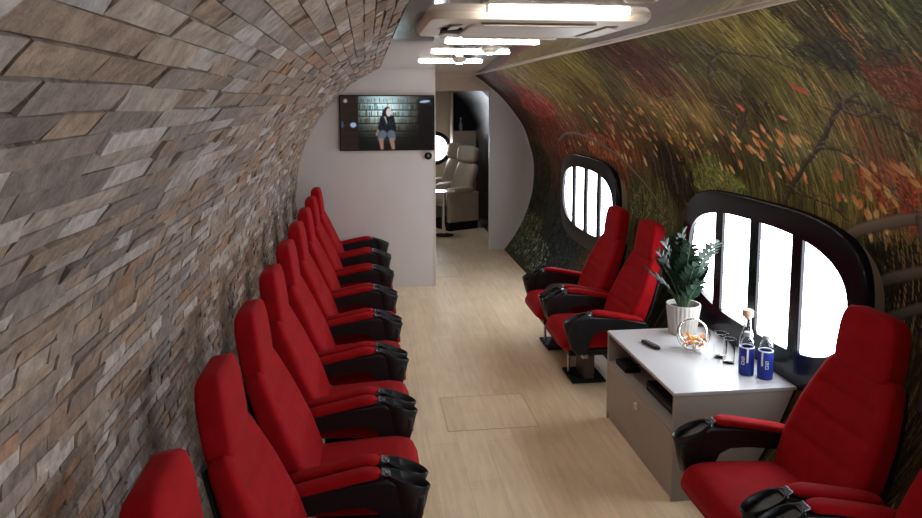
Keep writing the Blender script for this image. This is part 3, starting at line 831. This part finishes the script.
for k, p in enumerate(pos):
    if k < 2:
        bm = bmesh.new(); rings = []
        for z_, r_ in [(-.016, .007), (-.011, .003), (-.008, .007), (-.003, .0095), (.003, .0095), (.008, .007), (.011, .003), (.016, .007)]:
            rings.append([Vector((r_ * math.cos(2 * PI * i / 12), r_ * math.sin(2 * PI * i / 12), z_ * .72)) for i in range(12)])
        loft(bm, rings); o = obj('wrapped_sweet', bm, M['sweet'] if k == 0 else M['sweetgold'], None, True); sw.append(o)
    else:
        o = sw[k % 2].copy(); COL.objects.link(o)
    o.location = Vector((BX, BY, CH)) + cb + p
    o.rotation_euler = (random.uniform(0, 3), random.uniform(0, 3), random.uniform(0, 3))
    tag(o, 'small %s wrapped sweet in the tilted glass bowl' % ('orange' if k % 2 == 0 else 'golden'), 'sweet', 'orange sweets in the bowl' if k % 2 == 0 else 'golden sweets in the bowl')

# drinking glasses
def tumbler(x, y, label, h=.150, r=.040):
    t = thing('drinking_glass', label, 'glass', (x, y, CH), 0, 'drinking glasses on the cabinet')
    bm = bmesh.new()
    lathe(bm, [(.0005, 0), (r * .82, 0), (r * .86, .004), (r, h), (r - .002, h + .001), (r - .0035, h), (r * .78, .014), (.0005, .012)], 32, cap=True)
    obj('glass_body', bm, M['glass'], t, True)
    return t
tumbler(2.055, 3.875, 'empty clear drinking glass on the cabinet, next to the sweets bowl')
tumbler(2.062, 3.785, 'empty clear drinking glass on the cabinet, partly behind the first blue bottle', .145, .036)

# corked carafe
t = thing('glass_carafe', 'clear glass carafe with a round cork, behind the blue bottles', 'carafe', (2.150, 3.752, CH))
bm = bmesh.new()
lathe(bm, [(.0005, 0), (.040, 0), (.043, .006), (.043, .13), (.036, .17), (.022, .215), (.018, .265), (.020, .280), (.017, .281), (.0155, .265), (.019, .215), (.033, .169), (.040, .13), (.040, .012), (.0005, .010)], 32, cap=True)
obj('carafe_body', bm, M['blueglass'], t, True)
bm = bmesh.new(); lathe(bm, [(.0005, .268), (.014, .268), (.0145, .283), (.030, .284), (.031, .288), (.031, .318), (.028, .322), (.0005, .322)], 28, cap=True)
obj('cork', bm, M['cork'], t, True)

# lettering on the sleeves, built as thin raised strokes (local y is right, z is up)
def letters(bm, rsl, zc, phi0, size):
    def put(a0, a1, z0, z1):
        pts = 5
        for i in range(pts):
            pa, pb = a0 + (a1 - a0) * i / pts, a0 + (a1 - a0) * (i + 1) / pts
            vs = []
            for rr_ in (rsl + .0002, rsl + .0012):
                for (a, z) in ((pa, z0), (pb, z0), (pb, z1), (pa, z1)):
                    vs.append(bm.verts.new((rr_ * math.cos(a), rr_ * math.sin(a), z)))
            for f in ((0, 1, 2, 3), (4, 7, 6, 5), (0, 4, 5, 1), (1, 5, 6, 2), (2, 6, 7, 3), (3, 7, 4, 0)): bm.faces.new([vs[q] for q in f])
    a = size * .42 / rsl; th = size * .16; tw = th / rsl
    z = zc + size * .62                                  # S
    for zz_ in (z - size * .42, z, z + size * .42): put(phi0 - a, phi0 + a, zz_ - th / 2, zz_ + th / 2)
    put(phi0 - a, phi0 - a + tw, z, z + size * .42); put(phi0 + a - tw, phi0 + a, z - size * .42, z)
    z = zc - size * .62                                  # O
    for zz_ in (z - size * .42, z + size * .42): put(phi0 - a, phi0 + a, zz_ - th / 2, zz_ + th / 2)
    put(phi0 - a, phi0 - a + tw, z - size * .42, z + size * .42); put(phi0 + a - tw, phi0 + a, z - size * .42, z + size * .42)
def bottle(x, y, label, phi, strap_phi):
    t = thing('water_bottle', label, 'bottle', (x, y, CH), 0, 'blue sleeved bottles on the cabinet')
    bm = bmesh.new()
    lathe(bm, [(.0005, 0), (.034, 0), (.036, .006), (.036, .170), (.033, .192), (.022, .208), (.017, .215), (.017, .228), (.014, .228), (.014, .215), (.019, .206), (.030, .190), (.033, .170), (.033, .01), (.0005, .008)], 32, cap=True)
    obj('bottle_body', bm, M['blueglass'], t, True)
    bm = bmesh.new(); lathe(bm, [(.0195, .218), (.0195, .238), (.018, .240), (.0005, .240)], 28); lathe(bm, [(.0005, .2175), (.0195, .218)], 28)
    obj('cap', bm, M['greycap'], t, True)
    bm = bmesh.new()
    lathe(bm, [(.0365, .003), (.0395, .002), (.0405, .008), (.0405, .149), (.0395, .155), (.0365, .155)], 40)
    sl = obj('sleeve', bm, M['blue'], t, True)
    bm = bmesh.new(); lathe(bm, [(.0366, .1535), (.0398, .1535), (.0398, .1595), (.0366, .1595), (.0366, .1535)], 40); obj('sleeve_binding', bm, M['sleevewhite'], sl, True)
    bm = bmesh.new(); letters(bm, .0405, .085, phi, .020); obj('lettering', bm, M['sleevewhite'], sl)
    bm = bmesh.new(); rings = []
    for k in range(11):
        z_ = .157 - .008 * k; r0 = .0415 + .002 * math.sin(k / 10 * PI)
        rings.append([Vector(((r0 + dr_) * math.cos(strap_phi + da), (r0 + dr_) * math.sin(strap_phi + da), z_)) for dr_, da in ((0, -.11), (.002, -.11), (.002, .11), (0, .11))])
    loft(bm, rings); obj('strap', bm, M['sleevewhite'], sl, True)
bottle(2.075, 3.615, 'blue sleeved water bottle on the cabinet, in front of the corked carafe', -2.55, -1.98)
bottle(2.145, 3.545, 'blue sleeved water bottle on the cabinet, nearest the window pane', -1.90, -2.50)

# ================================================================== PARTITION: screen, thermostat
TX0, TX1, TZ0, TZ1 = -.28, .762, 1.555, 2.165
t = thing('television', 'flat black television showing a seated person, hung on the grey partition', 'television', ((TX0 + TX1) / 2, YP, (TZ0 + TZ1) / 2))
hwid, hh_ = (TX1 - TX0) / 2, (TZ1 - TZ0) / 2
obj('case', bx(-hwid, hwid, -.045, -.012, -hh_, hh_, bev=.004), M['matteblack'], t)
obj('wall_mount', bx(-.2, .2, -.013, 0, -.12, .12), M['steel'], t)
def screen():
    nx, nz = 240, 136
    u, v = np.meshgrid(np.linspace(0, 1, nx), np.linspace(0, 1, nz))   # v up
    im = np.zeros((nz, nx, 3)); im[:] = (.006, .005, .006)
    back = (u > .19) & (u < .83)
    glow = np.exp(-(((u - .45) / .25) ** 2 + ((v - .80) / .30) ** 2))
    im = np.where(back[..., None], .02 + glow[..., None] * np.array((.75, 1.15, 1.25)) + np.exp(-(((u - .5) / .3) ** 2 + ((v - .4) / .35) ** 2))[..., None] * np.array((.10, .10, .07)), im)
    r_ = np.random.default_rng(3)
    sh = [.97, .87, .74, .62, .49, .345, .22, .09]
    for a, b in zip(sh, sh[1:]):                        # racks of bottles
        x = .195
        while x < .825:
            w_ = r_.uniform(.008, .016); hgt = (a - b) * r_.uniform(.55, .8)
            m_ = (u > x) & (u < x + w_) & (v > b + .012) & (v < b + .012 + hgt)
            g = np.exp(-(((x - .5) / .3) ** 2 + ((b - .75) / .4) ** 2))
            c = np.array([(.30, .22, .10), (.12, .20, .14), (.5, .42, .25), (.4, .5, .55), (.10, .07, .04)][r_.integers(5)]) * (.07 + 1.2 * g)
            im[m_] = c
            x += w_ + r_.uniform(.003, .010)
        im[back & (np.abs(v - b) < .011)] = (.01, .010, .010)
        m_ = back & (np.abs(v - b - .018) < .006) & (np.sin(u * 210 + b * 40) > .3)
        im[m_] = im[m_] * .4 + np.array((.42, .38, .26)) * .2
    fall = np.clip(1.25 * np.exp(-(((u - .46) / .27) ** 2 + ((v - .74) / .36) ** 2)) + .12, 0, 1.2)
    grain = r_.normal(1, .12, u.shape)
    im = np.where(back[..., None], im * (fall * grain)[..., None], np.array((.016, .010, .008)) * (1.2 - u)[..., None] * grain[..., None])
    im[(~back) & (u < .19) & (np.sin(v * 44) > .86)] = (.030, .018, .012)
    def ell(cu, cv, a, b, c, rot=0):
        du, dv = (u - cu) * 1.77, v - cv
        p = du * math.cos(rot) + dv * math.sin(rot); q = -du * math.sin(rot) + dv * math.cos(rot)
        im[(p / a) ** 2 + (q / b) ** 2 < 1] = c
    def cap(p0, p1, r0, r1, c):
        a = np.array(((p0[0]) * 1.77, p0[1])); b = np.array((p1[0] * 1.77, p1[1])); d = b - a
        t_ = np.clip(((u * 1.77 - a[0]) * d[0] + (v - a[1]) * d[1]) / (d @ d), 0, 1)
        im[np.hypot(u * 1.77 - a[0] - t_ * d[0], v - a[1] - t_ * d[1]) < r0 + (r1 - r0) * t_] = c
    hair = (.012, .010, .012); skin = (.34, .19, .13); dark = (.008, .010, .016); den = (.11, .14, .19)
    ell(.50, .69, .075, .115, hair); ell(.465, .66, .04, .10, hair)
    cap((.46, .58), (.44, .40), .07, .08, dark); cap((.535, .58), (.555, .40), .07, .075, dark); cap((.5, .58), (.5, .36), .10, .11, dark)
    ell(.515, .70, .048, .075, (.80, .66, .66)); cap((.47, .60), (.49, .50), .02, .012, (.7, .6, .62))
    cap((.45, .29), (.43, .22), .075, .065, den); cap((.54, .29), (.55, .22), .075, .065, den)
    cap((.43, .18), (.44, .03), .04, .028, skin); cap((.545, .18), (.56, .03), .045, .03, skin)
    cap((.40, .36), (.385, .28), .02, .02, skin)
    ell(.135, .465, .055, .045, (.35, .45, .65)); ell(.055, .91, .035, .035, (.28, .30, .30))
    ell(.905, .90, .10, .022, (.45, .55, .75), .12); ell(.02, .47, .02, .06, (.05, .09, .16))  # top-right streak: glare on the glass, painted into the screen colours
    ell(.475, .52, .022, .10, (.020, .022, .032), .3); ell(.53, .50, .020, .09, (.022, .024, .034), -.3)
    sm = im.copy()                                      # soft camera picture rather than a hard drawing
    for _ in range(2):
        sm[1:-1, 1:-1] = (sm[1:-1, 1:-1] * 2 + sm[:-2, 1:-1] + sm[2:, 1:-1] + sm[1:-1, :-2] + sm[1:-1, 2:]) / 6
    im = sm
    me = bpy.data.meshes.new('screen')
    W_, H_ = hwid - .012, hh_ - .012
    co = np.stack([(u * 2 - 1) * W_, np.full_like(u, -.0462), (v * 2 - 1) * H_], -1).reshape(-1, 3)
    idx = np.arange(nx * nz).reshape(nz, nx)
    q = np.stack([idx[:-1, :-1], idx[:-1, 1:], idx[1:, 1:], idx[1:, :-1]], -1).reshape(-1, 4)
    me.from_pydata(co.tolist(), [], q.tolist())
    ca = me.color_attributes.new('Col', 'FLOAT_COLOR', 'POINT')
    arr = np.ones((nx * nz, 4), np.float32); arr[:, :3] = im.reshape(-1, 3); ca.data.foreach_set('color', arr.ravel())
    m = mat('screen_image', (0.005, 0.005, 0.006, 1), rough=0.12, spec=0.5)
    N = m.node_tree.nodes; a = N.new('ShaderNodeVertexColor'); a.layer_name = 'Col'
    m.node_tree.links.new(a.outputs['Color'], N['Principled BSDF'].inputs['Emission Color'])
    N['Principled BSDF'].inputs['Emission Strength'].default_value = SCREEN_STRENGTH
    me.materials.append(m)
    o = bpy.data.objects.new('screen', me); COL.objects.link(o); o.parent = t
screen()
t = thing('thermostat', 'small round black thermostat on a white plate under the television corner', 'thermostat', (.69, YP, 1.492))
obj('wall_plate', bx(-.052, .052, -.010, 0, -.052, .052, bev=.004), M['white'], t)
def disc(rs, n=32):
    bm = bmesh.new(); loft(bm, [[Vector((r * math.cos(2 * PI * i / n), y, r * math.sin(2 * PI * i / n))) for i in range(n)] for r, y in rs]); return bm
obj('dial', disc([(.043, -.009), (.043, -.026), (.038, -.030)]), M['gloss'], t, True)
obj('display', disc([(.016, -.0295), (.016, -.0315)]), M['plate'], t, True)

# ================================================================== FLOOR HATCHES
def hatch(x0, x1, y0, y1, label, open_left=False):
    t = thing('floor_hatch', label, 'floor hatch', ((x0 + x1) / 2, (y0 + y1) / 2, 0), 0)
    a, b = (x1 - x0) / 2, (y1 - y0) / 2
    bm = bmesh.new()
    box(bm, -a + .004, a - .004, -b + .004, b - .004, .0004, .0012)
    obj('hatch_cover', bm, M['floor'], t)
    bm = bmesh.new()
    for q in ((-a - .004, -a + .004, -b - .004, b + .004), (a - .004, a + .004, -b - .004, b + .004), (-a, a, -b - .004, -b + .004), (-a, a, b - .004, b + .004)):
        box(bm, *q, .0002, .0016)
    obj('edge_trim', bm, mat('hatch_edge', srgb(196, 176, 150), rough=.5), t)
hatch(.497, 1.09, 4.37, 4.90, 'square flush hatch in the pale floor, between chair row and grey cabinet')
hatch(.80, 1.122, 8.43, 9.09, 'small flush hatch in the pale floor, beside the grey partition edge')

# ================================================================== CEILING FITTINGS
def tube_light(y, label, x0=.485, x1=1.06):
    t = thing('ceiling_light', label, 'ceiling light', ((x0 + x1) / 2, y, ZC), 0, 'light bars across the ceiling')
    a = (x1 - x0) / 2
    for e in (-1, 1):
        obj('end_cap', bx(e * (a + .004) - .004, e * (a + .004) + .004, -.012, .012, -.0155, 0, bev=.002), M['white'], t)
    bm = bmesh.new(); rings = []
    for x, k in [(-a, .3), (-a + .004, .75), (-a + .012, 1), (a - .012, 1), (a - .004, .75), (a, .3)]:
        rings.append([Vector((x, k * .0125 * math.cos(2 * PI * i / 14), -.0080 + k * .0080 * math.sin(2 * PI * i / 14))) for i in range(14)])
    loft(bm, rings); obj('diffuser', bm, M['tube'], t, True)
tube_light(2.84, 'glowing light bar in front of the ceiling air conditioner, nearest the camera')
tube_light(4.38, 'glowing light bar just past the far edge of the ceiling air conditioner')
tube_light(5.30, 'glowing light bar across the ceiling, second from the grey partition')
tube_light(6.55, 'glowing light bar across the ceiling, nearest the grey partition')
tube_light(1.0, 'added light bar above the camera, unseen, to light the cabin')  # unseen bar, added only for its light
tube_light(-1.0, 'added light bar behind the camera, unseen, to light the cabin')  # second unseen bar added for lighting
def spot(x, y, label):
    t = thing('downlight', label, 'downlight', (x, y, ZC), 0, 'round ceiling fittings')
    bm = bmesh.new(); lathe(bm, [(.062, 0), (.062, -.012), (.055, -.018), (.044, -.018), (.042, -.028), (.036, -.034), (.0005, -.035)], 28); obj('body', bm, M['white'], t, True)
    bm = bmesh.new(); lathe(bm, [(.028, -.034), (.026, -.038), (.0005, -.039)], 20); obj('lens', bm, M['led'], t, True)
spot(.86, 4.98, 'small round white ceiling fitting before the second light bar from the partition')
spot(.82, 6.30, 'small round white ceiling fitting before the light bar nearest the partition')

t = thing('ceiling_ring', 'round flush ring fitting in the ceiling, beside the nearest light bar', 'ceiling fitting', (.975, 2.50, ZC))
bm = bmesh.new(); lathe(bm, [(.062, 0), (.062, -.005), (.058, -.008), (.052, -.008), (.050, -.003), (.050, 0)], 36); obj('ring', bm, M['offwhite'], t, True)
bm = bmesh.new(); lathe(bm, [(.050, -.0005), (.050, -.003), (.0005, -.003)], 36); obj('cover', bm, M['ceil'], t, True)
AX, AY = .735, 3.34
t = thing('air_conditioner', 'flat off-white ceiling air conditioner cassette with slim louvres', 'air conditioner', (AX, AY, ZC))
bm = bmesh.new()
def sq(h, z): return [Vector((p, q, z)) for p, q in sup(40, h, h * .88, 14)]
loft(bm, [sq(.475, 0), sq(.475, -.012), sq(.462, -.030), sq(.40, -.034)]); obj('panel', bm, M['offwhite'], t)
bm = bmesh.new(); loft(bm, [sq(.285, -.033), sq(.285, -.040), sq(.278, -.044)]); g = obj('intake_grille', bm, M['white'], t)
for k in range(4):
    bm = bmesh.new(); box(bm, -.245, .245, .318, .372, -.0375, -.0325, bev=.001)
    bmesh.ops.rotate(bm, verts=bm.verts[:], cent=(0, 0, 0), matrix=Matrix.Rotation(k * PI / 2, 3, 'Z'))
    if k % 2 == 0: 
        for v in bm.verts: v.co.y *= .9
    lv = obj('air_slot', bm, M['casing'], t)
    bm = bmesh.new(); box(bm, -.24, .24, -.02, .024, -.002, .002)
    bmesh.ops.rotate(bm, verts=bm.verts[:], cent=(0, 0, 0), matrix=Matrix.Rotation(-.12, 3, 'X'))
    bmesh.ops.translate(bm, verts=bm.verts[:], vec=(0, .343, -.043))
    bmesh.ops.rotate(bm, verts=bm.verts[:], cent=(0, 0, 0), matrix=Matrix.Rotation(k * PI / 2, 3, 'Z'))
    if k % 2 == 0:
        for v in bm.verts: v.co.y *= .9
    obj('louvre', bm, M['offwhite'], lv)
bm = bmesh.new(); box(bm, -.385, -.30, -.10, .04, -.0485, -.0325); obj('corner_vent', bm, M['matteblack'], t)

# ================================================================== FAR CABIN
def recliner(loc, label):
    t = thing('recliner', label, 'recliner', loc, .45, 'beige leather recliners beyond the doorway')
    # faces -x
    def soft(name, P0, P1, wd, th, n=16, e=3.2, parent=t):
        P0, P1 = Vector(P0), Vector(P1); ax = (P1 - P0).normalized(); f = Vector((ax.z, 0, -ax.x)); rings = []
        for i in range(n + 1):
            k = i / n; s_ = max(.25, (1 - abs(2 * k - 1) ** 6) ** .5)
            rings.append([P0.lerp(P1, k) + Vector((0, p * s_, 0)) + f * q * s_ for p, q in sup(24, wd, th, e)])
        bm = bmesh.new(); loft(bm, rings); return obj(name, bm, M['leather'], parent, True)
    soft('seat', (-.42, 0, .47), (.12, 0, .47), .25, .10)
    soft('backrest', (.03, 0, .45), (.27, 0, 1.12), .26, .10)
    soft('headrest', (.20, 0, 1.06), (.25, 0, 1.36), .25, .10)
    for s in (-1, 1):
        soft('armrest', (-.40, s * .29, .64), (.14, s * .29, .66), .055, .06)
        obj('side_panel', bx(-.36, .22, s * .29 - .045, s * .29 + .045, .14, .62, bev=.02), M['leather'], t)
    obj('plinth', bx(-.34, .22, -.3, .3, 0, .14), M['matteblack'], t)
recliner((1.50, 11.85, 0), 'beige leather recliner seen through the doorway, nearer one')
recliner((1.42, 12.68, 0), 'beige leather recliner seen through the doorway, half hidden behind the nearer one')
t = thing('side_table', 'slim chrome pedestal table standing in the doorway cabin', 'table', (1.20, 11.1, 0))
obj('table_top', bx(-.2, .17, -.17, .17, .685, .705, bev=.006), M['chrome'], t)
bm = bmesh.new(); tube(bm, [(0, 0, .02), (0, 0, .686)], .03, 20); obj('pole', bm, M['chrome'], t, True)
bm = bmesh.new(); lathe(bm, [(.15, 0), (.15, .012), (.05, .024), (.0005, .024)], 28); obj('base', bm, M['matteblack'], t, True)
t = thing('storage_cabinet', 'tall beige cabinet with dark open shelf at the end of the far cabin', 'cabinet', (1.74, 13.3, 0))
obj('body', bx(-.16, .28, -.2, .29, 0, 1.55, bev=.006), M['leather'], t)
obj('upper_recess', bx(-.15, .28, .0, .29, 1.55, 2.3), M['matteblack'], t)
obj('side_post', bx(-.165, -.148, -.2, .29, 1.55, 2.4), M['cream'], t)
t = thing('bottle', 'small pale bottle on the dark shelf of the far cabin', 'bottle', (1.74, 13.16, 1.55))
bm = bmesh.new(); lathe(bm, [(.0005, 0), (.035, 0), (.036, .12), (.014, .17), (.013, .23), (.0005, .23)], 20); obj('bottle_body', bm, M['greycap'], t, True)
bm = bmesh.new(); lathe(bm, [(.015, .225), (.015, .245), (.0005, .245)], 16); obj('cap', bm, M['white'], t, True)
t = thing('ceiling_light', 'added cool light bar brightening the cabin beyond the doorway', 'ceiling light', (1.2, 11.2, 2.42))  # added lamp, there to lift the light beyond the doorway
obj('housing', bx(-.32, .32, -.05, .05, -.014, 0, bev=.003), M['white'], t)
obj('diffuser', bx(-.30, .30, -.04, .04, -.026, -.013, bev=.004), M['far_fill_tube'], t)
